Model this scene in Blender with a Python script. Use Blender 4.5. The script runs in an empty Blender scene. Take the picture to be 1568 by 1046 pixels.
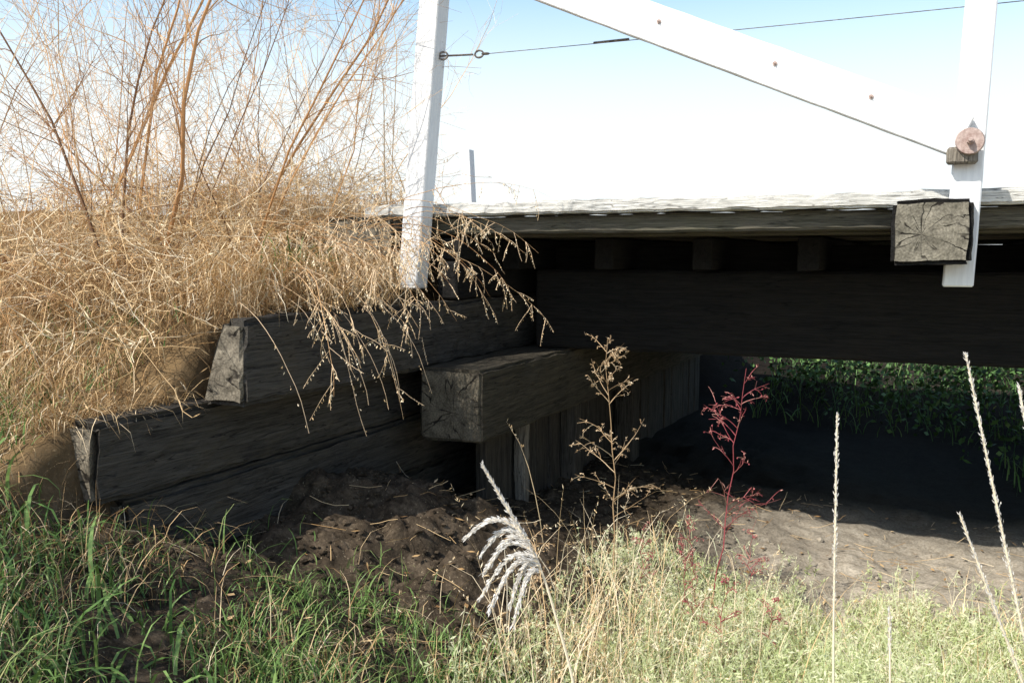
import bpy, bmesh, math, random
import numpy as np
from mathutils import Vector, noise, Matrix
random.seed(7); np.random.seed(7)
H=1.5   # eye level above creek floor; all geometry is modelled relative to eye level
scene=bpy.context.scene
R=random.uniform
def G(s): return random.gauss(0,s)

# ------------------------------------------------------------------ node helpers
def new_mat(name, rough=0.9, spec=0.2):
    m=bpy.data.materials.new(name); m.use_nodes=True
    nt=m.node_tree; b=nt.nodes['Principled BSDF']
    b.inputs['Roughness'].default_value=rough
    b.inputs['Specular IOR Level'].default_value=spec
    return m,nt,b
def N(nt,t,**kw):
    n=nt.nodes.new(t)
    for k,v in kw.items():
        if k in n.inputs: n.inputs[k].default_value=v
        else: setattr(n,k,v)
    return n
def ramp(nt,src,stops):
    r=nt.nodes.new('ShaderNodeValToRGB')
    el=r.color_ramp.elements
    while len(el)<len(stops): el.new(0.5)
    for e,(p,c) in zip(el,stops):
        e.position=p; e.color=(c[0],c[1],c[2],1) if len(c)>2 else (c[0],)*3+(1,)
    nt.links.new(src,r.inputs[0]); return r.outputs[0]
def coord(nt,scale=(1,1,1)):
    tc=nt.nodes.new('ShaderNodeTexCoord'); mp=nt.nodes.new('ShaderNodeMapping')
    mp.inputs['Scale'].default_value=scale
    nt.links.new(tc.outputs['Object'],mp.inputs[0]); return mp.outputs[0]
def noi(nt,vec,scale,detail=6,rough=.6,dist=0):
    n=N(nt,'ShaderNodeTexNoise',Scale=scale,Detail=detail,Roughness=rough,Distortion=dist)
    nt.links.new(vec,n.inputs['Vector']); return n.outputs['Fac']
def mixc(nt,fac,a,b,mode='MIX'):
    m=nt.nodes.new('ShaderNodeMix'); m.data_type='RGBA'; m.blend_type=mode
    if isinstance(fac,(int,float)): m.inputs[0].default_value=fac
    else: nt.links.new(fac,m.inputs[0])
    for s,i in ((a,6),(b,7)):
        if isinstance(s,tuple): m.inputs[i].default_value=(*s,1)
        else: nt.links.new(s,m.inputs[i])
    return m.outputs[2]
def bump(nt,b,h,strength=.5,dist=.01):
    n=N(nt,'ShaderNodeBump',Strength=strength,Distance=dist)
    nt.links.new(h,n.inputs['Height']); nt.links.new(n.outputs[0],b.inputs['Normal'])
def math_(nt,op,a,b=None):
    m=nt.nodes.new('ShaderNodeMath'); m.operation=op
    for i,s in enumerate((a,b)):
        if s is None: continue
        if isinstance(s,(int,float)): m.inputs[i].default_value=s
        else: nt.links.new(s,m.inputs[i])
    return m.outputs[0]

def wood(name,axis,dark,light,mottle=(.1,.09,.07),bs=.7,mm=.3,moss=None):
    m,nt,b=new_mat(name,.85,.25)
    g={'X':(1.2,28,28),'Y':(28,1.2,28),'Z':(28,28,1.2)}[axis]
    grain=noi(nt,coord(nt,g),2.2,8,.7,.6)
    fine=noi(nt,coord(nt,tuple(v*3 for v in g)),2.5,5,.7)
    blot=noi(nt,coord(nt),5,5,.65)
    mid=tuple((a+c)/2 for a,c in zip(dark,light))
    c=ramp(nt,grain,[(.32,dark),(.5,mid),(.68,light)])
    c=mixc(nt,1.0,c,ramp(nt,fine,[(.33,(.45,)*3),(.55,(1.,)*3)]),'MULTIPLY')
    c=mixc(nt,ramp(nt,blot,[(.45,(0,)*3),(.7,(mm,)*3)]),c,mottle)
    ck=noi(nt,coord(nt,tuple(v*.45 for v in g)),3,2,.4,.3)
    c=mixc(nt,ramp(nt,ck,[(.485,(0,)*3),(.497,(.8,)*3),(.5,(.8,)*3),(.512,(0,)*3)]),c,tuple(v*.25 for v in dark))
    nt.links.new(c,b.inputs['Base Color'])
    hh=math_(nt,'ADD',grain,math_(nt,'MULTIPLY',fine,.5))
    bump(nt,b,hh,bs,.008)
    return m
def endgrain(name,dark,light,off=(0,0,0)):
    m,nt,b=new_mat(name,.9,.15)
    tc=nt.nodes.new('ShaderNodeTexCoord'); mp=nt.nodes.new('ShaderNodeMapping'); mp.inputs['Location'].default_value=off
    nt.links.new(tc.outputs['Object'],mp.inputs[0]); v=mp.outputs[0]
    sep=nt.nodes.new('ShaderNodeSeparateXYZ'); nt.links.new(v,sep.inputs[0])
    x,z=sep.outputs[0],sep.outputs[2]
    rad=math_(nt,'SQRT',math_(nt,'ADD',math_(nt,'MULTIPLY',x,x),math_(nt,'MULTIPLY',z,z)))
    wob=noi(nt,v,9,4,.6)
    rr=math_(nt,'ADD',rad,math_(nt,'MULTIPLY',wob,.035))
    ring=math_(nt,'SINE',math_(nt,'MULTIPLY',rr,620))
    ang=math_(nt,'ADD',math_(nt,'ARCTAN2',z,x),math_(nt,'MULTIPLY',noi(nt,v,22,3,.6),.3))
    comb=nt.nodes.new('ShaderNodeCombineXYZ'); nt.links.new(ang,comb.inputs[0]); nt.links.new(math_(nt,'MULTIPLY',rad,2),comb.inputs[1])
    cr=noi(nt,comb.outputs[0],2.2,1,.4)
    crack=ramp(nt,cr,[(.480,(0,)*3),(.494,(1,)*3),(.506,(1,)*3),(.520,(0,)*3)])
    crack=math_(nt,'MULTIPLY',crack,ramp(nt,noi(nt,v,11,2,.5),[(.40,(.15,)*3),(.55,(1,)*3)]))
    blot=noi(nt,v,16,7,.7)
    fib=noi(nt,v,120,3,.6)
    c=ramp(nt,blot,[(.3,dark),(.65,light)])
    c=mixc(nt,1.0,c,ramp(nt,fib,[(.35,(.6,)*3),(.65,(1.15,)*3)]),'MULTIPLY')
    c=mixc(nt,math_(nt,'MULTIPLY',math_(nt,'ADD',ring,1),.09),c,dark)
    c=mixc(nt,crack,c,(.02,.017,.014))
    nt.links.new(c,b.inputs['Base Color'])
    hh=math_(nt,'SUBTRACT',math_(nt,'ADD',math_(nt,'MULTIPLY',ring,.06),math_(nt,'ADD',blot,math_(nt,'MULTIPLY',fib,.5))),math_(nt,'MULTIPLY',crack,1.2))
    bump(nt,b,hh,.7,.005)
    return m
def plantmat(name,stops,rough=.7,trans=.25):
    m,nt,b=new_mat(name,rough,.3)
    a=nt.nodes.new('ShaderNodeAttribute'); a.attribute_name='v'
    c=ramp(nt,a.outputs['Fac'],stops)
    nt.links.new(c,b.inputs['Base Color'])
    if trans>0:
        t=nt.nodes.new('ShaderNodeBsdfTranslucent'); nt.links.new(c,t.inputs[0])
        mx=nt.nodes.new('ShaderNodeMixShader'); mx.inputs[0].default_value=trans
        out=nt.nodes['Material Output']
        nt.links.new(b.outputs[0],mx.inputs[1]); nt.links.new(t.outputs[0],mx.inputs[2]); nt.links.new(mx.outputs[0],out.inputs[0])
    return m

# ------------------------------------------------------------------ mesh builder
class MB:
    def __init__(s): s.v=[]; s.f=[]; s.a=[]; s.mi=[]
    def tube(s,pts,rad,sides=3,val=.5,mi=0):
        n=len(pts); st=len(s.v)
        for i,p in enumerate(pts):
            d=(pts[min(i+1,n-1)]-pts[max(i-1,0)])
            if d.length<1e-9: d=Vector((0,0,1))
            d.normalize()
            u=d.cross(Vector((.31,.17,.93))); 
            if u.length<1e-3: u=d.cross(Vector((1,0,0)))
            u.normalize(); w=d.cross(u); r=rad[i]
            for k in range(sides):
                t=2*math.pi*k/sides
                q=p+u*(math.cos(t)*r)+w*(math.sin(t)*r)
                s.v.append((q.x,q.y,q.z)); s.a.append(val)
        for i in range(n-1):
            for k in range(sides):
                a=st+i*sides+k; b=st+i*sides+(k+1)%sides
                s.f.append((a,b,b+sides,a+sides)); s.mi.append(mi)
    def strip(s,pts,wd,side,val=.5,mi=0):
        st=len(s.v); n=len(pts)
        for i,p in enumerate(pts):
            w=side*wd[i]*.5
            q=p-w; s.v.append((q.x,q.y,q.z)); q=p+w; s.v.append((q.x,q.y,q.z)); s.a+= [val,val]
        for i in range(n-1):
            a=st+2*i; s.f.append((a,a+1,a+3,a+2)); s.mi.append(mi)
    def blade(s,base,L,w,az,tilt,bend,val=.5,segs=4,mi=0):
        pts=[base.copy()]; t=tilt; p=base.copy(); st=L/segs
        az2=az
        for i in range(segs):
            d=Vector((math.sin(t)*math.cos(az2),math.sin(t)*math.sin(az2),math.cos(t)))
            p=p+d*st; pts.append(p.copy()); t+=bend/segs*(1+i*.5); az2+=G(.12)
        side=Vector((-math.sin(az),math.cos(az),0)); a=R(-.8,.8)
        side=side*math.cos(a)+Vector((math.cos(az),math.sin(az),0))*math.sin(a)
        wd=[w*(.8 if i==0 else 1)*(1-(i/segs)**2*.92) for i in range(segs+1)]
        s.strip(pts,wd,side,val,mi)
        return pts
    def leaf(s,p,L,w,d,n,val=.5,mi=0):
        d=d.normalized(); u=d.cross(n)
        if u.length<1e-3: u=d.cross(Vector((1,.3,.2)))
        u.normalize(); st=len(s.v)
        for q in (p,p+d*L*.5+u*w*.5,p+d*L,p+d*L*.5-u*w*.5):
            s.v.append((q.x,q.y,q.z)); s.a.append(val)
        s.f.append((st,st+1,st+2,st+3)); s.mi.append(mi)
    def obj(s,name,mats,parent=None,smooth=False):
        me=bpy.data.meshes.new(name); me.from_pydata(s.v,[],s.f)
        at=me.attributes.new('v','FLOAT','POINT'); at.data.foreach_set('value',s.a)
        if not isinstance(mats,list): mats=[mats]
        for m in mats: me.materials.append(m)
        me.polygons.foreach_set('material_index',s.mi)
        if smooth: me.polygons.foreach_set('use_smooth',[True]*len(s.f))
        me.update()
        o=bpy.data.objects.new(name,me); scene.collection.objects.link(o)
        o.location=(0,0,H) if parent is None else (0,0,0)
        if parent: o.parent=parent
        return o
def empty(name):
    e=bpy.data.objects.new(name,None); scene.collection.objects.link(e); e.location=(0,0,H); return e
def rdir():
    v=Vector((G(1),G(1),G(1))); return v.normalized()

# ------------------------------------------------------------------ timber
def timber(name,x,y,z,mat,parent,cell=.05,amp=.004,bev=.008,endmat=None,shear=0,wear=0.0,taper=0.0):
    """rough-sawn beam: subdivided box, rounded arrises, noise-worn surface"""
    cx,cy,cz=[(a[0]+a[1])/2 for a in (x,y,z)]
    hx,hy,hz=[(a[1]-a[0])/2 for a in (x,y,z)]
    bm=bmesh.new()
    def lin(h):
        n=max(2,min(90,int(round(2*h/cell))))
        e=min(bev,h*.3)
        return [-h,-h+e]+[ -h+e+(2*h-2*e)*i/n for i in range(1,n)]+[h-e,h]
    L=[lin(hx),lin(hy),lin(hz)]; hs=(hx,hy,hz); vc={}
    def vert(i,j,k):
        key=(i,j,k)
        if key in vc: return vc[key]
        idx=(i,j,k); p=Vector((L[0][i],L[1][j],L[2][k]))
        ext=[idx[a] in (0,len(L[a])-1) for a in range(3)]
        if sum(ext)>=2:
            e=min(bev,min(hs)*.3)*(.45 if sum(ext)==2 else .6)
            w=1+wear*(noise.noise(Vector((p.x+cx,p.y+cy,p.z+cz))*7)+.6)*3
            for a in range(3):
                if ext[a]: p[a]-=math.copysign(e*w,p[a])
        q=Vector((p.x+cx,p.y+cy,p.z+cz))
        nv=noise.noise_vector(q*9)*amp+noise.noise_vector(q*30)*amp*.5
        p+=nv
        p.x+=shear*(p.z)
        if taper and p.x<0: p.x+=taper*(p.z/hz)*.5
        vc[key]=bm.verts.new(p); return vc[key]
    n=[len(a)-1 for a in L]
    def face(a,b,c,d,mi):
        f=bm.faces.new((a,b,c,d)); f.material_index=mi; f.smooth=False
    long=max(range(3),key=lambda a:hs[a])
    for ax in range(3):
        o=[a for a in range(3) if a!=ax]
        for s in (0,n[ax]):
            for i in range(n[o[0]]):
                for j in range(n[o[1]]):
                    def mk(ii,jj):
                        k=[0,0,0]; k[ax]=s; k[o[0]]=ii; k[o[1]]=jj; return vert(*k)
                    face(mk(i,j),mk(i+1,j),mk(i+1,j+1),mk(i,j+1),1 if (ax==long and endmat) else 0)
    bmesh.ops.recalc_face_normals(bm,faces=bm.faces)
    me=bpy.data.meshes.new(name); bm.to_mesh(me); bm.free()
    me.materials.append(mat)
    if endmat: me.materials.append(endmat)
    o=bpy.data.objects.new(name,me); scene.collection.objects.link(o)
    o.location=(cx,cy,cz); o.parent=parent
    return o

# ------------------------------------------------------------------ terrain
def interp(v,xs,ys): return np.interp(v,xs,ys)
def sm(t): t=np.clip(t,0,1); return t*t*(3-2*t)
def ground_np(x,y):
    bank=interp(y,[-6,-1,.5,1.0,1.5,1.9,2.3,2.5,3.5,3.9,5,9,14],[-1.2,-1.1,-.95,-.85,-.68,-.56,-.47,-.27,-.14,.08,.16,.16,-.05])
    bank=bank+.18*sm((-2.4-x)/2.5)*sm((y-1)/2)*(1-sm((y-4)/2))
    base=interp(y,[-6,-1,.5,1.2,1.9,2.45,2.7,3.0,3.3,3.6,4.4,5.5,8,11,14],[-1.25,-1.15,-1.0,-.86,-.82,-1.02,-.97,-.86,-.92,-1.10,-1.22,-1.28,-1.35,-1.0,-.3])
    floor=interp(y,[-6,0,2,3,4,8,9.5,12,15],[-1.45,-1.45,-1.42,-1.42,-1.5,-1.50,-1.25,-.75,-.15])+0*x
    wdt=interp(y,[0,1.5,2.6,3.0,4,5],[2.1,1.6,1.4,1.5,1.9,2.4])
    t=sm((x+2.2)/wdt)
    right=base*(1-t)+floor*t
    far_r=sm((x-4.6)/1.5)
    right=right*(1-far_r)+(.05)*far_r
    jump=sm((x+2.38)/.07)
    soft=sm((x+2.7)/.9)
    k=sm((y-1.55)/.3)*(1-sm((y-8.5)/.8))
    j=jump*k+soft*(1-k)
    z=bank*(1-j)+right*j
    ff=sm((np.sqrt(x*x+y*y)-16)/25)
    z=z*(1-ff)+(-.05)*ff
    return z
def relief(x,y):
    q=Vector((x*1.3,y*1.3,0))
    z=.05*noise.noise(q)+.03*noise.noise(q*3.1)+.012*noise.noise(q*9)
    m=math.exp(-(((x+1.6)/.6)**2+((y-2.7)/.7)**2))
    if m>.02:
        z+=m*(.12*abs(noise.noise(Vector((x*4,y*4,7))))+.06*noise.noise(Vector((x*9,y*9,2)))+.035*noise.noise(Vector((x*20,y*20,2))))
    return z
def ground(x,y):
    return float(ground_np(np.array([x]),np.array([y]))[0])+relief(x,y)
def axis(lo,hi,fine,out,g=1.14):
    a=list(np.arange(lo,hi+1e-6,fine)); s=fine; v=hi; r=[]
    while v<out: s*=g; v+=s; r.append(v)
    s=fine; v=lo; l=[]
    while v>-out: s*=g; v-=s; l.append(v)
    return np.array(l[::-1]+a+r)
gx=axis(-2.7,1.6,.020,600); gy=axis(1.5,5.4,.020,600)
X,Y=np.meshgrid(gx,gy); Z=ground_np(X,Y)
nx,ny=len(gx),len(gy)
verts=[]
for j in range(ny):
    for i in range(nx):
        x,y=gx[i],gy[j]; z=Z[j,i]
        if abs(x)<15 and abs(y)<18:
            z+=relief(x,y)
            if -2.3<x<3 and .5<y<7:
                rough=.3+.8*float(sm((-.6-x)/.8))
                z+=rough*(.025*noise.noise(Vector((x*7,y*7,1)))+.03*noise.noise(Vector((x*17,y*17,1)))*noise.noise(Vector((x*3,y*3,8)))*2+.014*noise.noise(Vector((x*34,y*34,5)))+.010*noise.noise(Vector((x*70,y*70,5))))
        verts.append((x,y,z))
faces=[(j*nx+i,j*nx+i+1,(j+1)*nx+i+1,(j+1)*nx+i) for j in range(ny-1) for i in range(nx-1)]
me=bpy.data.meshes.new('ground'); me.from_pydata(verts,[],faces)
me.polygons.foreach_set('use_smooth',[True]*len(faces))
grd=bpy.data.objects.new('ground',me); scene.collection.objects.link(grd); grd.location=(0,0,H)
m,nt,b=new_mat('creek_soil',.95,.1)
v=coord(nt)
big=noi(nt,v,1.6,6,.6); med=noi(nt,v,14,8,.75,.6); fin=noi(nt,v,70,5,.7)
c=ramp(nt,med,[(.3,(.025,.019,.013)),(.5,(.075,.056,.038)),(.7,(.17,.13,.09))])
sep=nt.nodes.new('ShaderNodeSeparateXYZ'); nt.links.new(v,sep.inputs[0])
silt=ramp(nt,math_(nt,'ADD',math_(nt,'MULTIPLY',sep.outputs[0],.6),math_(nt,'ADD',math_(nt,'MULTIPLY',big,.7),.72)),[(.35,(0,)*3),(.8,(1,)*3)])
siltc=ramp(nt,med,[(.28,(.30,.25,.19)),(.5,(.47,.41,.325)),(.7,(.56,.50,.41))])
c=mixc(nt,silt,c,siltc)
c=mixc(nt,1.0,c,ramp(nt,fin,[(.35,(.65,)*3),(.6,(1.1,)*3)]),'MULTIPLY')
c=mixc(nt,ramp(nt,noi(nt,v,110,3,.5),[(.66,(0,)*3),(.7,(.6,)*3)]),c,(.36,.30,.2))
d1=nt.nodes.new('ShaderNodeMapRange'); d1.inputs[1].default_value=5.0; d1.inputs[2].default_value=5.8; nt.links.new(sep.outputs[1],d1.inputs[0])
c=mixc(nt,math_(nt,'MULTIPLY',d1.outputs[0],.92),c,(.016,.013,.010))  # soil blackened from the bridge's shadow edge on: shade painted into the colour
d2=nt.nodes.new('ShaderNodeMapRange'); d2.inputs[1].default_value=-2.42; d2.inputs[2].default_value=-2.30; nt.links.new(sep.outputs[0],d2.inputs[0])
c=mixc(nt,d2.outputs[0],mixc(nt,med,(.12,.08,.04),(.30,.2,.1)),c)
nt.links.new(c,b.inputs['Base Color'])
bump(nt,b,math_(nt,'ADD',med,math_(nt,'MULTIPLY',fin,.5)),.55,.02)
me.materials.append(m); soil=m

# ------------------------------------------------------------------ wood materials
creoY=wood('creosote_timber_y','Y',(.006,.006,.006),(.022,.020,.018),(.025,.021,.016))
creoX=wood('creosote_timber_x','X',(.005,.005,.0045),(.019,.017,.015),(.024,.018,.013),.9)
wallY=wood('weathered_wall_timber','Y',(.030,.027,.024),(.125,.113,.096),(.11,.094,.07),1.0,.45)
capY=wood('cap_timber','Y',(.034,.029,.022),(.12,.104,.076),(.10,.084,.056),.9,.4)
sheetZ=wood('sheet_planks','Z',(.026,.022,.018),(.12,.105,.085),(.13,.11,.09),.9,.4)
pileZ=wood('bleached_pile','Z',(.12,.105,.085),(.42,.37,.30),(.25,.21,.17),.9,.4)
guardX=wood('sun_bleached_guard','X',(.55,.53,.48),(.9,.88,.83),(.75,.72,.65),.7,.4)
deckX=wood('deck_edge_plank','X',(.06,.055,.042),(.20,.18,.14),(.12,.115,.07),.9,.5)
endA=endgrain('bleached_end_grain',(.12,.108,.082),(.31,.28,.22),(.03,0,.01))
endB=endgrain('cap_end_grain',(.07,.06,.044),(.22,.19,.14),(-.02,0,.03))
endC=endgrain('wall_end_grain',(.09,.077,.058),(.34,.295,.225),(.12,0,.05))
def paint():
    m,nt,b=new_mat('old_white_paint',.6,.35)
    n1=noi(nt,coord(nt,(20,20,2)),3,6,.7); n2=noi(nt,coord(nt),30,5,.6)
    c=ramp(nt,n1,[(.3,(.78,.78,.78)),(.6,(.90,.90,.89))])
    c=mixc(nt,ramp(nt,n2,[(.70,(0,)*3),(.76,(.6,)*3)]),c,(.38,.34,.3))
    nt.links.new(c,b.inputs['Base Color']); bump(nt,b,n1,.25,.003); return m
white=paint()
m,nt,b=new_mat('rusty_steel',.75,.4); rust=m
c=ramp(nt,noi(nt,coord(nt),60,6,.7),[(.35,(.30,.20,.17)),(.65,(.58,.46,.41))])
nt.links.new(c,b.inputs['Base Color']); b.inputs['Metallic'].default_value=.05
m,nt,b=new_mat('galvanised_wire',.5,.5); wire=m
c=ramp(nt,noi(nt,coord(nt),40,4,.6),[(.4,(.12,.10,.09)),(.6,(.3,.27,.24))])
nt.links.new(c,b.inputs['Base Color']); b.inputs['Metallic'].default_value=.3

# ------------------------------------------------------------------ wooden bridge
br=empty('wooden_bridge')
timber('guard_timber',(-2.62,.35),(3.86,4.08),(.197,.255),guardX,br,.03,.007,.012,wear=1.0)
timber('guard_timber_2',(.36,5.2),(3.865,4.08),(.195,.258),guardX,br,.05,.005,.012,wear=.5)
timber('edge_plank',(-2.5,5.2),(3.93,4.10),(.112,.190),deckX,br,.05,.004,.008,wear=.4)
y=4.105; i=0
while y<8.0:
    timber('deck_plank_%d'%i,(-2.55,5.2),(y,y+.235),(.10+.003*(i%3),.188),deckX,br,.25,.002,.004); y+=.243; i+=1
for k,xx in enumerate([-2.05,-1.55,-1.06,-.56,-.12,.42,.93,1.5,2.1,2.7,3.3,3.9,4.5]):
    if k in (4,10): continue
    timber('joist_%d'%k,(xx-.05,xx+.05),(4.36+.03*(k%3),7.95),(-.06,.095),creoY,br,.12,.003,.006)
timber('front_girder',(-1.985,5.0),(4.53,4.75),(-.480,-.066),creoX,br,.06,.006,.012,wear=.3)
timber('dark_gap_board',(-1.98,5.0),(4.80,4.85),(-.3,.06),creoX,br,.2,.004,.01)  # dark board added behind the joists so the gaps read dark
timber('middle_girder',(-1.985,5.0),(5.9,6.12),(-.475,-.066),creoX,br,.2,.006,.012)
timber('rear_girder',(-1.985,5.0),(7.5,7.72),(-.475,-.066),creoX,br,.2,.006,.012)
timber('rear_guard',(-2.6,5.2),(7.8,8.0),(.197,.255),guardX,br,.2,.005,.012)
timber('outrigger_beam',(-.180,.083),(3.60,5.6),(-.024,.206),creoY,br,.02,.007,.014,endmat=endA,wear=1.2)
timber('outrigger_beam_2',(2.35,2.6),(3.62,5.6),(-.024,.20),creoY,br,.05,.005,.014,endmat=endA,wear=.6)
timber('outrigger_block',(-2.80,-2.38),(3.74,4.6),(-.10,.193),capY,br,.04,.014,.02,endmat=endC,wear=1.2)
timber('railing_post_left_end',(-2.318,-2.212),(3.752,3.856),(-.148,1.55),white,br,.05,.0015,.006,shear=.10).location.x+=.040
timber('railing_post_mid',(.015,.119),(3.752,3.856),(-.107,1.55),white,br,.05,.0015,.006,shear=.035).location.x+=.008
timber('railing_post_right_end',(2.50,2.604),(3.752,3.856),(-.107,1.55),white,br,.08,.0015,.006)
timber('far_post',(-4.23,-4.13),(7.9,8.0),(.16,1.03),white,br,.1,.001,.005,shear=-.05)
def brace(name,p0,p1,dx=0,dz=0):
    d=p1-p0
    o=timber(name,(-d.length/2,d.length/2),(3.700,3.749),(-.075,.075),white,br,.05,.002,.005)
    a=math.atan2(d.z,d.x); o.rotation_euler=(0,-a,0)
    nrm=Vector((-math.sin(a),0,math.cos(a))); cc=(p0+p1)/2+nrm*.075; o.location=(cc.x+dx,3.7245,cc.z+dz)
brace('diagonal_brace',Vector((-2.16,0,1.333)),Vector((.015,0,.360)))
brace('diagonal_brace_b',Vector((.32,0,.431)),Vector((2.72,0,1.48)))
def bolt(name,c,r,th,hr,parent):
    bm=bmesh.new()
    rot=Matrix.Rotation(math.pi/2,4,'X')
    bmesh.ops.create_cone(bm,cap_ends=True,segments=32,radius1=r,radius2=r*.93,depth=th,matrix=Matrix.Translation((0,0,0))@rot)
    bmesh.ops.create_cone(bm,cap_ends=True,segments=6,radius1=hr,radius2=hr*.9,depth=th*1.6,matrix=Matrix.Translation((0,-th*1.1,0))@rot)
    bmesh.ops.create_cone(bm,cap_ends=True,segments=12,radius1=hr*.5,radius2=hr*.45,depth=th*2,matrix=Matrix.Translation((0,-th*2.3,0))@rot)
    me=bpy.data.meshes.new(name); bm.to_mesh(me); bm.free(); me.materials.append(rust)
    o=bpy.data.objects.new(name,me); scene.collection.objects.link(o); o.location=c; o.parent=parent
bolt('washer_plate',(.064,3.68,.41),.048,.016,.013,br)
timber('splice_block',(-.012,.095),(3.694,3.75),(.335,.395),pileZ,br,.02,.005,.008)
for k,(bx,bz) in enumerate(((-.62,.74),(-1.08,.945),(-.27,.59),(-1.6,1.18))):
    bolt('bolt_%d'%k,(bx,3.698,bz),.009,.004,.004,br)
mb=MB()
def cable(mb,a,b,sag,r,n=40):
    pts=[a.lerp(b,i/n)+Vector((0,0,-sag*4*(i/n)*(1-i/n))) for i in range(n+1)]
    mb.tube(pts,[r]*(n+1),5,.5)
cable(mb,Vector((-1.93,3.87,.93)),Vector((2.5,3.9,.94)),.012,.0018)
def ring(mb,c,r,t,ax):
    pts=[]
    for k in range(17):
        an=2*math.pi*k/16
        pts.append(c+Vector((math.cos(an)*r*1.35,0,math.sin(an)*r)) if ax==0 else c+Vector((math.cos(an)*r*1.35,math.sin(an)*r,0)))
    mb.tube(pts,[t]*17,6,.5)
ring(mb,Vector((-2.13,3.80,.925)),.017,.005,0)
cable(mb,Vector((-2.16,3.80,.925)),Vector((-2.00,3.85,.928)),.0,.005,4)
ring(mb,Vector((-1.975,3.86,.93)),.016,.0045,0); ring(mb,Vector((-1.945,3.865,.93)),.012,.004,1)
cable(mb,Vector((-1.42,3.868,.928)),Vector((-1.26,3.87,.929)),0,.0055,4)
mb.obj('tension_cable',wire,br)

# ------------------------------------------------------------------ abutment / retaining wall
ab=empty('timber_retaining_wall')
def wallt(name,x,y,z,**k): return timber(name,x,y,z,wallY,ab,.035,.010,.018,endmat=endC,wear=1.4,**k)
wallt('top_timber',(-2.25,-2.10),(2.38,8.2),(-.500,-.205),taper=.10)
wallt('second_timber',(-2.42,-2.275),(1.92,8.2),(-.75,-.494),taper=.05)
wallt('third_timber',(-2.39,-2.27),(2.02,8.2),(-1.01,-.757))
wallt('fourth_timber',(-2.39,-2.275),(2.1,8.2),(-1.30,-1.017))
wallt('fifth_timber',(-2.39,-2.27),(2.3,8.2),(-1.6,-1.307))
timber('backwall_lower',(-2.21,-2.105),(3.87,8.1),(-.199,-.02),creoY,ab,.06,.005,.01)
timber('backwall_upper',(-2.21,-2.10),(3.90,8.1),(-.014,.095),creoY,ab,.06,.005,.01)
cb=empty('abutment_cap_beam')
o=timber('cap',(-2.095,-1.785),(3.50,8.0),(-.805,-.484),capY,cb,.04,.006,.014,endmat=endB,wear=.5)
yy=3.85;k=0
while yy<8:
    w=R(.14,.2)
    timber('sheet_plank_%d'%k,(-1.99+R(-.012,.012),-1.94+R(-.01,.01)),(yy,yy+w-.008),(-1.75,-.808),sheetZ,cb,.06,.004,.006); yy+=w;k+=1
timber('bearing_pile',(-1.93,-1.87),(4.14,4.21),(-1.6,-.809),pileZ,cb,.03,.008,.01,wear=1.)
timber('bearing_pile_2',(-1.93,-1.83),(4.75,4.87),(-1.6,-.809),sheetZ,cb,.05,.006,.01)
timber('bearing_pile_3',(-1.93,-1.80),(5.7,5.85),(-1.6,-.809),sheetZ,cb,.05,.006,.01)
oa=empty('timber_abutment')
for k in range(6):
    timber('abut_timber_%d'%k,(4.75,4.9),(3.3,8.4),(-1.75+.29*k,-1.467+.29*k),creoY,oa,.15,.006,.012)

# ------------------------------------------------------------------ plants
straw=plantmat('dry_straw',[(0,(.16,.085,.035)),(.3,(.46,.28,.12)),(.65,(.76,.55,.30)),(1,(.90,.80,.60))],.7,0)
twigm=plantmat('willow_bark',[(0,(.12,.06,.03)),(.3,(.48,.25,.10)),(.7,(.78,.52,.27)),(1,(.90,.75,.58))],.6,.0)
green=plantmat('green_grass_blade',[(0,(.035,.075,.02)),(.45,(.10,.19,.045)),(.8,(.25,.37,.11)),(1,(.42,.36,.18))],.45,0)
weedg=plantmat('pale_weed_leaf',[(0,(.30,.36,.12)),(.4,(.66,.74,.38)),(.8,(.84,.86,.60)),(1,(.90,.82,.62))],.6,.4)
redm=plantmat('red_weed',[(0,(.16,.03,.035)),(.6,(.36,.08,.09)),(1,(.56,.32,.25))],.6,0)
brownm=plantmat('brown_weed',[(0,(.20,.12,.065)),(.6,(.50,.34,.19)),(1,(.72,.58,.4))],.7,0)
fluff=plantmat('reed_fluff',[(0,(.75,.70,.63)),(1,(.92,.90,.86))],.8,.3)
bush=plantmat('bush_leaf',[(0,(.04,.08,.025)),(.5,(.13,.27,.08)),(1,(.42,.56,.20))],.6,0)

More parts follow.
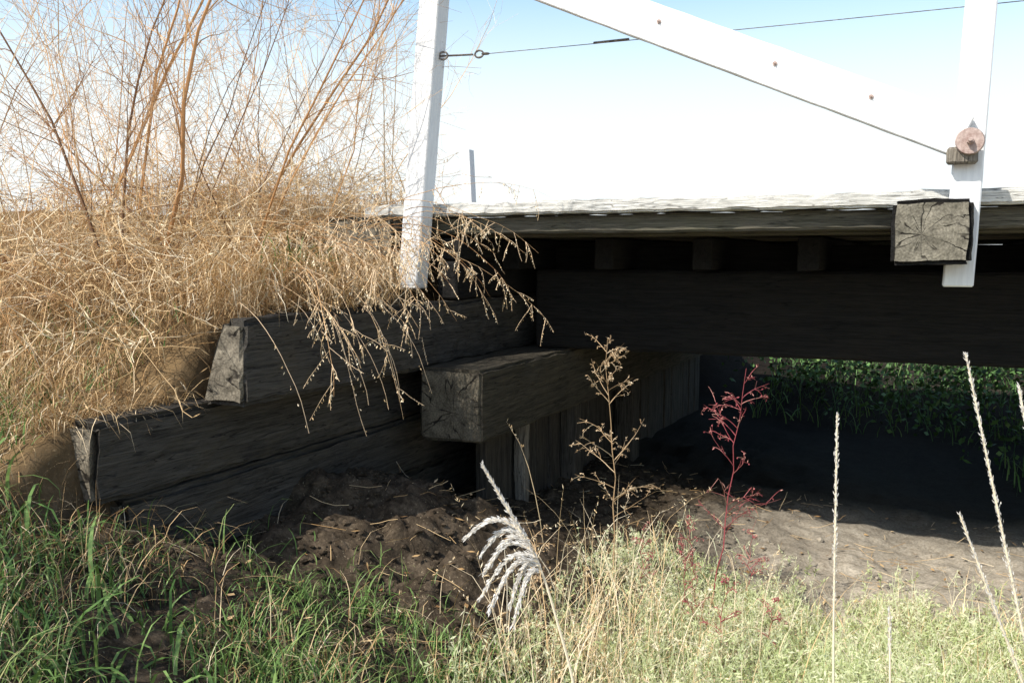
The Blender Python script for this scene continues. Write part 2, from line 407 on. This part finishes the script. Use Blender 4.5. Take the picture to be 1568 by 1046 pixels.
def walk(base,L,d,segs,curl,up=0.0,jit=.08):
    pts=[base.copy()]; p=base.copy(); d=d.normalized()
    for i in range(segs):
        d=(d+Vector((G(jit),G(jit),G(jit)+up))+curl).normalized()
        p=p+d*(L/segs); pts.append(p.copy())
    return pts
Z3=Vector((0,0,0))
def willow_stem(mb,base,L,d,r0,val,ntw=12,sub=2,curl=Z3,jit=.11,tl=1.0):
    pts=walk(base,L,d,9,curl,.02,jit)
    mb.tube(pts,[r0*(1-i/9.5)+.0006 for i in range(10)],3 if r0<.006 else 5,val)
    for t in range(ntw):
        s=R(.2,.97)*9; i=int(s); p=pts[i].lerp(pts[min(i+1,9)],s-i)
        dd=(pts[min(i+1,9)]-pts[i]).normalized()
        td=(dd*.7+rdir()*R(.6,1.2)+Vector((0,0,.12))).normalized()
        l=L*R(.12,.36)*(1.15-s/12)*tl
        tp=walk(p,l,td,5,Z3,.05,.17)
        rr=r0*.32*(1-s/14)
        mb.tube(tp,[rr*(1-k/5.5)+.0006 for k in range(6)],3,min(1,val+R(0,.35)))
        for q in range(sub):
            j=random.randint(1,4); sd=((tp[j+1]-tp[j]).normalized()+rdir()*.9).normalized()
            sp=walk(tp[j],l*R(.3,.65),sd,3,Z3,.03,.2)
            mb.tube(sp,[.0010,.0008,.0007,.0005],3,min(1,val+R(.1,.5)))

wb=MB()
for i in range(105):
    x=-2.7-abs(G(1.3))-R(0,.4); y=R(2.1,5.6)+max(0,-x-3.5)*.3
    if x<-6: continue
    if x>-3.0 and y>3.3: y=R(3,5.5)
    L=R(.8,2.8)*(1 if x<-3 else .85)
    d=Vector((G(.45)+.05,G(.3)-.05,1))
    v=R(.2,.9) if R(0,1)<.8 else R(0,.15)
    willow_stem(wb,Vector((x,y,ground(x,y)-.02)),L,d,R(.0014,.0042),v,14,3,Vector((G(.05),G(.04),0)))
for (x,y,L,dx,dy,r) in ((-3.1,2.9,2.7,.45,-.05,.011),(-3.5,3.2,2.9,.32,.1,.008),(-3.0,3.4,2.4,.62,.0,.006),(-3.9,3.3,3.2,.55,-.2,.010),
                        (-3.3,3.0,2.3,-.35,.1,.008),(-2.8,3.1,2.2,.75,.1,.006),(-3.0,2.7,2.0,-.6,.0,.008),(-3.2,3.6,3.0,.3,.2,.008),(-2.7,3.5,2.0,.35,.15,.004),
                        (-3.4,2.6,2.4,-.9,.1,.007),(-3.0,3.1,2.6,-.8,.2,.006)):
    willow_stem(wb,Vector((x,y,ground(x,y)-.02)),L,Vector((dx,dy,1)),r,R(.2,.45) if dx>0 else .05,24,4,Vector((.012,0,-.01)),.10)
wb.obj('offscreen_shade_shrub',twigm)
wb=MB()  # unseen shrub left of frame, added to shade the left foreground
def left_pos():
    y=R(-.9,1.0); x=-1.385*max(y,0)-R(.75,1.9)-.30
    return min(x,-1.95+R(-.2,0)),y
for i in range(50):
    x,y=left_pos()
    willow_stem(wb,Vector((x,y,ground(x,y)-.02)),R(.9,1.8),Vector((G(.12)-.1,G(.2)-.1,1)),R(.003,.007),R(.2,.8),8,1,tl=.7)
for i in range(4600):
    x,y=left_pos(); z=ground(x,y)
    if noise.noise(Vector((x*3,y*3,11)))<-.08: continue
    wb.blade(Vector((x,y,z+R(0,1.0))),R(.2,.5),R(.006,.013),R(0,6.28),abs(G(.5)),R(.2,1.4),R(.2,.9),3)
wb.obj('offscreen_shade_shrub',twigm)

db=MB()
for i in range(50):
    x=R(-2.75,-2.2); y=R(2.7,3.6); b0=Vector((x,y,ground(x-.3,y)+R(.1,.33)))
    d=Vector((R(.5,1.1),R(-.5,.15),R(.1,.5)))
    L=R(.4,.95); pts=walk(b0,L,d,12,Vector((0,-.01,-.10)),0,.07)
    db.tube(pts,[.0022*(1-k/14) for k in range(13)],3,R(.2,.8))
    for t in range(11):
        j=random.randint(4,11); p=pts[j].lerp(pts[j+1],R(0,1))
        td=Vector((G(.45)+.2,G(.3),-R(.1,1))); l=R(.04,.15)
        tp=walk(p,l,td,4,Vector((0,0,-.12)),0,.12)
        db.tube(tp,[.0012,.001,.0009,.0008,.0007],3,.8)
        for q in range(8):
            pp=tp[1].lerp(tp[4],q/8)
            db.leaf(pp,R(.006,.014),R(.003,.006),Vector((G(.5),G(.5),-1)),rdir(),R(.5,1),1)
for i in range(9):
    y=R(2.4,3.3); b0=Vector((-2.15,y,-.15)); pts=walk(b0,R(.25,.6),Vector((.5,-.1,-.1)),10,Vector((0,0,-.22)),0,.07)
    db.tube(pts,[.0012]*11,3,.8)
    for q in range(12):
        db.leaf(pts[4].lerp(pts[10],R(0,1)),R(.006,.014),R(.003,.006),Vector((G(.5),G(.5),-1)),rdir(),R(.6,1),1)
db.obj('drooping_seed_branch',[twigm,straw])

dg=MB()
for i in range(16500):
    x=-2.36-abs(G(1.15)); y=R(1.8,5.2)
    if x<-5.5: continue
    if x>-2.5 and y<2.35 and R(0,1)<.8: continue
    if y>3.5 and x>-2.9: continue
    if y>3.2 and x>-2.95 and R(0,1)<.6: continue
    clump=noise.noise(Vector((x*2.2,y*2.2,3)))
    if clump<-.25 and R(0,1)<.6: continue
    L=R(.12,.42)*(1+.5*clump)*(.55+.45*min(1,max(0,(y-1.7)/1.0)))*(1.1 if x<-3.2 else .75)
    az=R(0,6.283)
    z=ground(x,y)
    hh=R(0,.14)  # blades starting lower are darker: clump-interior shade put into the colour
    dg.blade(Vector((x,y,z-.02+hh)),L,R(.0014,.0036),az,abs(G(.6)),R(.3,3.0),min(1,max(0,.25+2.0*hh+.5*clump+G(.24))),5)
for i in range(2300):
    x=-2.4-abs(G(1.1)); y=R(2.2,5.0)
    if x<-5.5 or (y>3.4 and x>-2.9): continue
    z=ground(x,y)+R(.03,.35)
    pts=walk(Vector((x,y,z)),R(.2,.65),Vector((G(1),G(.8),R(-.2,.7))),6,Vector((0,0,-.04)),0,.30)
    v=R(.2,1); dg.tube(pts,[.0013]*7,3,v)
    for q in range(5):
        p=pts[random.randint(2,6)]
        dg.leaf(p,R(.02,.05),R(.003,.006),rdir()+Vector((0,0,.3)),rdir(),v)
for i in range(6000):   # field beyond the bank
    x=-3.0-R(0,9); y=R(4.6,10)
    z=ground(x,y); cp=noise.noise(Vector((x*1.1,y*1.1,5)))
    dg.blade(Vector((x,y,z)),R(.12,.38)*(1+.6*cp),R(.004,.009),R(0,6.28),abs(G(.5)),R(.3,2.2),min(1,max(0,.5+.4*cp+G(.25))),3)
dg.obj('dry_grass',straw)

og=MB()
for i in range(2000):
    y=R(2.35,3.6); x=R(-2.5,-2.22)
    if y<2.5 and R(0,1)<.6: continue
    z=-.2+R(-.02,.16)
    og.blade(Vector((x,y,z)),R(.12,.34),R(.0015,.0035),R(-1.4,1.0),R(.3,1.2),R(.5,1.9),min(1,max(0,.55+G(.28))),5)
for i in range(700):
    y=R(2.75,3.3); x=R(-2.35,-2.05)
    og.blade(Vector((x,y,-.2+R(-.01,.08))),R(.12,.28),R(.002,.005),R(0,6.28),R(.1,.9),R(.3,1.5),min(1,max(0,.4+G(.25))),4)
for i in range(500):
    y=R(1.85,2.38); x=R(-2.55,-2.36)
    og.blade(Vector((x,y,-.54+R(-.02,.05))),R(.08,.26),R(.0018,.004),R(-2.4,1.0),R(.3,1.2),R(.5,1.9),min(1,max(0,.5+G(.25))),4)
for i in range(150):
    y=R(2.8,3.2); x=R(-2.45,-2.25)
    og.blade(Vector((x,y,-.15+R(-.01,.14))),R(.08,.2),R(.004,.008),R(0,6.28),R(.1,.9),R(.3,1.5),R(.2,.7),4,1)
og.obj('overhanging_dry_grass',[straw,green])

gg=MB()
for i in range(18500):
    x=R(-3.2,-.75); y=R(.7,2.6)
    if -2.45<x<-1.5 and y>1.85+(x+2.3)*.15 and R(0,1)<.9: continue
    if x<-2.3 and y>2.0 and R(0,1)<.6: continue
    cl=noise.noise(Vector((x*3.1,y*3.1,9)))
    dens=.5+1.5*cl+ (.25 if x<-1.6 else -.35*max(0,(x+1.6)))
    if R(0,1)>dens: continue
    z=ground(x,y)
    dry=R(0,1)<(.5 if x<-1.9 or y>1.9 else .27)
    L=R(.06,.20)*(1+.6*cl)
    az=R(0,6.283)
    if dry: gg.blade(Vector((x,y,z+R(0,.03))),L*1.2,R(.0015,.003),az,abs(G(.9)),R(.5,2.4),R(.0,.9),4,1)
    else: gg.blade(Vector((x,y,z)),L,R(.0025,.006),az,abs(G(.5)),R(.5,2.2),min(1,max(0,.48+.4*cl+G(.2))),4,0)
for i in range(380):
    x=R(-2.6,-1.3); y=R(.8,1.75); z=ground(x,y)
    gg.blade(Vector((x,y,z)),R(.14,.30),R(.007,.013),R(0,6.28),abs(G(.55)),R(.8,2.2),R(.4,.8),6,0)
for (tx,ty) in ((-1.55,1.95),(-1.2,2.15),(-1.75,2.2),(-1.35,1.75),(-1.62,2.45),(-1.0,1.95),(-1.3,2.3)):
    for i in range(260):
        x=tx+G(.10); y=ty+G(.10)
        gg.blade(Vector((x,y,ground(x,y))),R(.04,.13),R(.002,.005),R(0,6.28),abs(G(.6)),R(.3,2),R(.3,.85),4,0)
gg.obj('green_grass',[green,straw])

pw=MB()
def wd(x,y):
    edge=4.15-.12*x+.2*math.sin(x*2.1)+.5*noise.noise(Vector((x*1.7,0,4)))+.3*noise.noise(Vector((x*6,y*6,4)))
    return (edge-y)
for i in range(17500):
    x=R(-1.25,1.9); y=R(2.1,4.6)
    e=wd(x,y)
    if e<0 and R(0,1)<.95: continue
    if x<-.95 and R(0,1)<.6: continue
    cl=noise.noise(Vector((x*4,y*4,2)))
    if cl<-.3 and R(0,1)<.6: continue
    z=ground(x,y)
    hgt=R(.06,.18)*(1+.8*cl)*min(1.4,.55+max(0,e)*.6)
    pts=walk(Vector((x,y,z)),hgt,Vector((G(.4),G(.4),1)),2,Z3,0,.15)
    v=min(1,max(0,.55+.45*cl+G(.2)))
    pw.tube(pts,[.0012,.001,.0007],3,v)
    for q in range(9):
        p=pts[0].lerp(pts[2],R(.2,1))
        pw.leaf(p,R(.010,.028),R(.003,.008),rdir()+Vector((0,0,.3)),rdir()+Vector((-.5,-.8,1)),min(1,max(0,v+G(.1))))
for i in range(5200):
    x=R(-1.2,1.9); y=R(2.1,4.2)
    e=wd(x,y)
    if e<0 and R(0,1)<.9: continue
    z=ground(x,y)
    dry=R(0,1)<.5
    pw.blade(Vector((x,y,z)),R(.08,.28),R(.0015,.004),R(0,6.28),abs(G(.4)),R(.2,2.0),R(.5,1),4,1 if dry else 0)
pw.obj('low_weeds',[weedg,straw])

cl=MB()
for i in range(380):
    x=-.92+G(.16); y=2.7+G(.3)
    z=ground(x,y); L=R(.2,.6)
    pts=cl.blade(Vector((x,y,z)),L,R(.002,.004),R(0,6.28),abs(G(.3)),R(.0,1.5),R(.5,1),5,0)
    if R(0,1)<.4:
        for q in range(14):
            p=pts[-2].lerp(pts[-1],R(-.4,1)); cl.leaf(p,R(.008,.02),R(.002,.004),rdir()+Vector((0,0,.8)),rdir(),R(.5,1))
cl.obj('tall_dry_grass',straw)

def reed(pts,spike,w,name):
    mb=MB()
    P=[Vector(p) for p in pts]; fine=[]
    for i in range(len(P)-1):
        for k in range(12): fine.append(P[i].lerp(P[i+1],k/12))
    fine.append(P[-1]); 
    for _ in range(6): fine=[fine[0]]+[(fine[i-1]+fine[i]*2+fine[i+1])/4 for i in range(1,len(fine)-1)]+[fine[-1]]
    n=len(fine)
    mb.tube(fine,[.0040*(1-.6*i/n) for i in range(n)],6,.95,0)
    ns=int(n*spike)
    for i in range(n-ns,n):
        for q in range(60):
            p=fine[i-1].lerp(fine[i],R(0,1)); tt=(i-(n-ns))/max(1,ns)
            r=w*math.sin(math.pi*min(1,.15+tt*.8))
            gap=.45+.55*abs(noise.noise(Vector((p.z*45,p.x*9,1)))*2)
            mb.leaf(p+rdir()*r*gap*R(0,.8),R(.006,.014),R(.002,.0035),(fine[i]-fine[i-1]).normalized()*1.1+rdir()*.5,rdir(),R(0,1),1)
    mb.obj(name,[straw,fluff])
reed([(-.20,2.35,-1.45),(-.215,2.34,-.95),(-.222,2.33,-.378)],.42,.010,'reed_stalk')
reed([(.33,2.35,-1.45),(.2,2.30,-.88),(.049,2.23,-.21)],.5,.012,'reed_stalk')
reed([(.45,2.3,-1.42),(.22,2.2,-1.0),(.049,2.12,-.54)],.4,.009,'reed_stalk')
reed([(.4,2.35,-1.45),(.27,2.31,-.85),(.157,2.28,-.28)],.3,.008,'reed_stalk')
reed([(-.02,1.98,-1.45),(-.06,1.98,-1.1),(-.075,1.98,-.72)],.15,.005,'reed_stalk')
reed([(-.58,1.7,-1.4),(-.648,1.684,-.86),(-.709,1.655,-.62),(-.817,1.605,-.41)],.34,.009,'bent_reed')
pl=MB()
root=Vector((-.735,1.645,-.56))
for k in range(8):
    st=root+Vector((.03,0,-.07))*(k/8)
    ang=k/7
    tgt=Vector((-.125+.075*ang+G(.015),-.03+G(.02),.025-.12*ang+G(.012)))*R(.65,1.1)
    pts=[st+tgt*t+Vector((0,0,.03*math.sin(t*math.pi)-.03*t*t)) for t in [i/8 for i in range(9)]]
    pl.tube(pts,[.0014]*9,3,.9)
    for i in range(1,9):
        wdt=.0065*math.sin(math.pi*(.12+.8*i/9))
        for q in range(40):
            pl.leaf(pts[i-1].lerp(pts[i],R(0,1))+rdir()*R(0,wdt),R(.007,.016),R(.002,.004),(pts[i]-pts[i-1]).normalized()+rdir()*.35,rdir(),R(.2,1),1)
pl.obj('reed_plume',[straw,fluff])

def weed(name,base,top,mat,spread,nb,leafy,r=.0035):
    mb=MB(); b0=Vector(base); t0=Vector(top); L=(t0-b0).length
    pts=[b0.lerp(t0,i/10)+Vector((G(.007),G(.006),0)) for i in range(11)]
    mb.tube(pts,[r*(1-i/13) for i in range(11)],5,.5)
    for k in range(nb):
        s=R(.34,.97)*10; i=int(s); p=pts[i].lerp(pts[min(i+1,10)],s-i)
        az=R(0,6.28); l=spread*(1.25-s/10.5)*R(.5,1.1)
        d=Vector((math.cos(az),math.sin(az)*.8,R(.5,1.4)))
        bp=walk(p,l,d,8,Vector((0,0,-.05)),0,.09)
        mb.tube(bp,[.0019*(1-j/10) for j in range(9)],3,R(.3,.9))
        for q in range(6):
            j=random.randint(2,7); tp=walk(bp[j],l*R(.12,.35),(bp[j+1]-bp[j]).normalized()+rdir()*.8,4,Vector((0,0,-.14)),0,.14)
            mb.tube(tp,[.0012,.0011,.001,.0009,.0006],3,R(.3,1))
            for w in range(leafy):
                pp=tp[random.randint(0,3)].lerp(tp[-1],R(0,1))
                mb.leaf(pp,R(.006,.015),R(.003,.007),rdir()+Vector((0,0,-.3)),rdir(),R(.4,1))
    mb.obj(name,mat)
weed('brown_dock_weed',(-1.13,3.41,-1.42),(-1.17,3.39,-.31),brownm,.32,26,4)
weed('red_weed',(-.80,3.57,-1.45),(-.68,3.62,-.43),redm,.34,20,2,.0035)
weed('brown_dock_weed',(-1.25,2.9,-1.35),(-1.28,2.9,-.95),brownm,.15,9,3)
for (x,y) in ((-.75,3.2),(-.65,3.0),(-.85,3.35),(-.5,3.25),(-1.0,3.3),(-.9,3.7),(-.7,3.8)):
    weed('red_weed',(x,y,ground(x,y)),(x+G(.03),y,ground(x,y)+R(.2,.4)),redm,.12,9,2,.0022)

bb=MB()
for k in range(330):
    cx=R(-1.5,5.0); cy=R(7.0,11.5)
    if cy<8.4 and cx<.6: continue
    cz=ground(cx,cy)+R(.0,.4); s=R(.12,.32)
    for q in range(90):
        p=Vector((cx+G(s),cy+G(s),cz+G(s*.5)))
        if p.z>-.2: continue
        bb.leaf(p,R(.03,.08),R(.02,.045),rdir(),rdir(),min(1,max(0,R(.0,.6)+ (p.z-cz))))  # leaves lighten upward: sunlit tops painted into the leaf colour
for k in range(3500):
    x=R(-1.5,5); y=R(6.6,11.5)
    if y<8 and x<.4: continue
    bb.blade(Vector((x,y,ground(x,y))),R(.12,.35),R(.006,.012),R(0,6.28),abs(G(.5)),R(.3,1.8),R(.1,.7),4)
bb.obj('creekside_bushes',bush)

rk=MB()
bm=bmesh.new(); bmesh.ops.create_icosphere(bm,subdivisions=1,radius=1); iv=[v.co.copy() for v in bm.verts]; fi=[[v.index for v in f.verts] for f in bm.faces]; bm.free()
def clod(p,s,val):
    st=len(rk.v); off=Vector((R(0,50),R(0,50),R(0,50))); sc=Vector((R(.7,1.3),R(.7,1.3),R(.4,.8)))
    for v in iv:
        q=v*(1+.6*noise.noise(v*1.6+off)); q=Vector((q.x*sc.x,q.y*sc.y,q.z*sc.z))*s+p
        rk.v.append((q.x,q.y,q.z)); rk.a.append(val)
    for f in fi: rk.f.append(tuple(i+st for i in f)); rk.mi.append(0)
for i in range(3800):
    x=-2.2+abs(G(.7)); y=R(1.7,5.5)
    if x>-.6 and R(0,1)<.7: continue
    s=abs(G(.007))+.003
    clod(Vector((x,y,ground(x,y)+s*.2)),s,R(0,1))
rk.obj('soil_clods',soil)
lt=MB()
for i in range(1500):
    x=R(-2.1,2.4); y=R(1.8,5.6)
    p=Vector((x,y,ground(x,y)+.014))
    if R(0,1)<.5: lt.leaf(p,R(.02,.05),R(.01,.02),Vector((G(1),G(1),G(.15))),Vector((G(.2),G(.2),1)),R(0,.7))
    else:
        pts=walk(p,R(.04,.18),Vector((G(1),G(1),.05)),3,Z3,0,.15); lt.tube(pts,[.0011]*4,3,R(.2,.9))
lt.obj('leaf_litter',straw)

# ------------------------------------------------------------------ light, sky, camera
trav=Vector((.5,.87,-1)).normalized()
sd=bpy.data.lights.new('sun','SUN'); sd.energy=5; sd.angle=math.radians(.5); sd.color=(1,.95,.86)
so=bpy.data.objects.new('sun',sd); scene.collection.objects.link(so)
so.rotation_euler=trav.to_track_quat('-Z','Y').to_euler(); so.location=(-3,-8,12)
w=bpy.data.worlds.new('World'); scene.world=w; w.use_nodes=True
nt=w.node_tree; bg=nt.nodes['Background']; sk=nt.nodes.new('ShaderNodeTexSky'); sk.sky_type='NISHITA'
sk.sun_disc=False; sk.sun_elevation=math.asin(-trav.z); sk.sun_rotation=math.atan2(-trav.x,-trav.y)
sk.dust_density=1.2; sk.air_density=1.0; sk.ozone_density=1.0
tc=nt.nodes.new('ShaderNodeTexCoord'); sp=nt.nodes.new('ShaderNodeSeparateXYZ'); nt.links.new(tc.outputs['Generated'],sp.inputs[0])
hz=nt.nodes.new('ShaderNodeMapRange'); hz.interpolation_type='SMOOTHSTEP'
hz.inputs[1].default_value=.10; hz.inputs[2].default_value=.32; hz.inputs[3].default_value=1; hz.inputs[4].default_value=0
nt.links.new(sp.outputs[2],hz.inputs[0])
mul=nt.nodes.new('ShaderNodeMix'); mul.data_type='RGBA'; mul.blend_type='MULTIPLY'; mul.inputs[0].default_value=1; nt.links.new(sk.outputs[0],mul.inputs[6]); mul.inputs[7].default_value=(1.5,1.7,1.65,1)
# zenith stays at its physical level, only the lower sky is brightened by haze
zr=nt.nodes.new('ShaderNodeMapRange'); zr.inputs[1].default_value=.3; zr.inputs[2].default_value=.7; nt.links.new(sp.outputs[2],zr.inputs[0])
mz=nt.nodes.new('ShaderNodeMix'); mz.data_type='RGBA'; nt.links.new(zr.outputs[0],mz.inputs[0]); nt.links.new(mul.outputs[2],mz.inputs[6]); nt.links.new(sk.outputs[0],mz.inputs[7])
mx=nt.nodes.new('ShaderNodeMix'); mx.data_type='RGBA'; nt.links.new(hz.outputs[0],mx.inputs[0]); nt.links.new(mz.outputs[2],mx.inputs[6]); mx.inputs[7].default_value=(6.9,7.4,7.5,1)
nt.links.new(mx.outputs[2],bg.inputs[0]); bg.inputs[1].default_value=.15
cd=bpy.data.cameras.new('camera'); cd.sensor_width=36; cd.lens=36*1410/1568; cd.clip_end=3000; cd.clip_start=.05
co=bpy.data.objects.new('camera',cd); scene.collection.objects.link(co)
co.location=(0,0,H); co.rotation_euler=(math.radians(90-5.2),0,math.radians(25.1))
scene.camera=co
scene.view_settings.view_transform='Standard'; scene.view_settings.look='None'; scene.view_settings.exposure=0
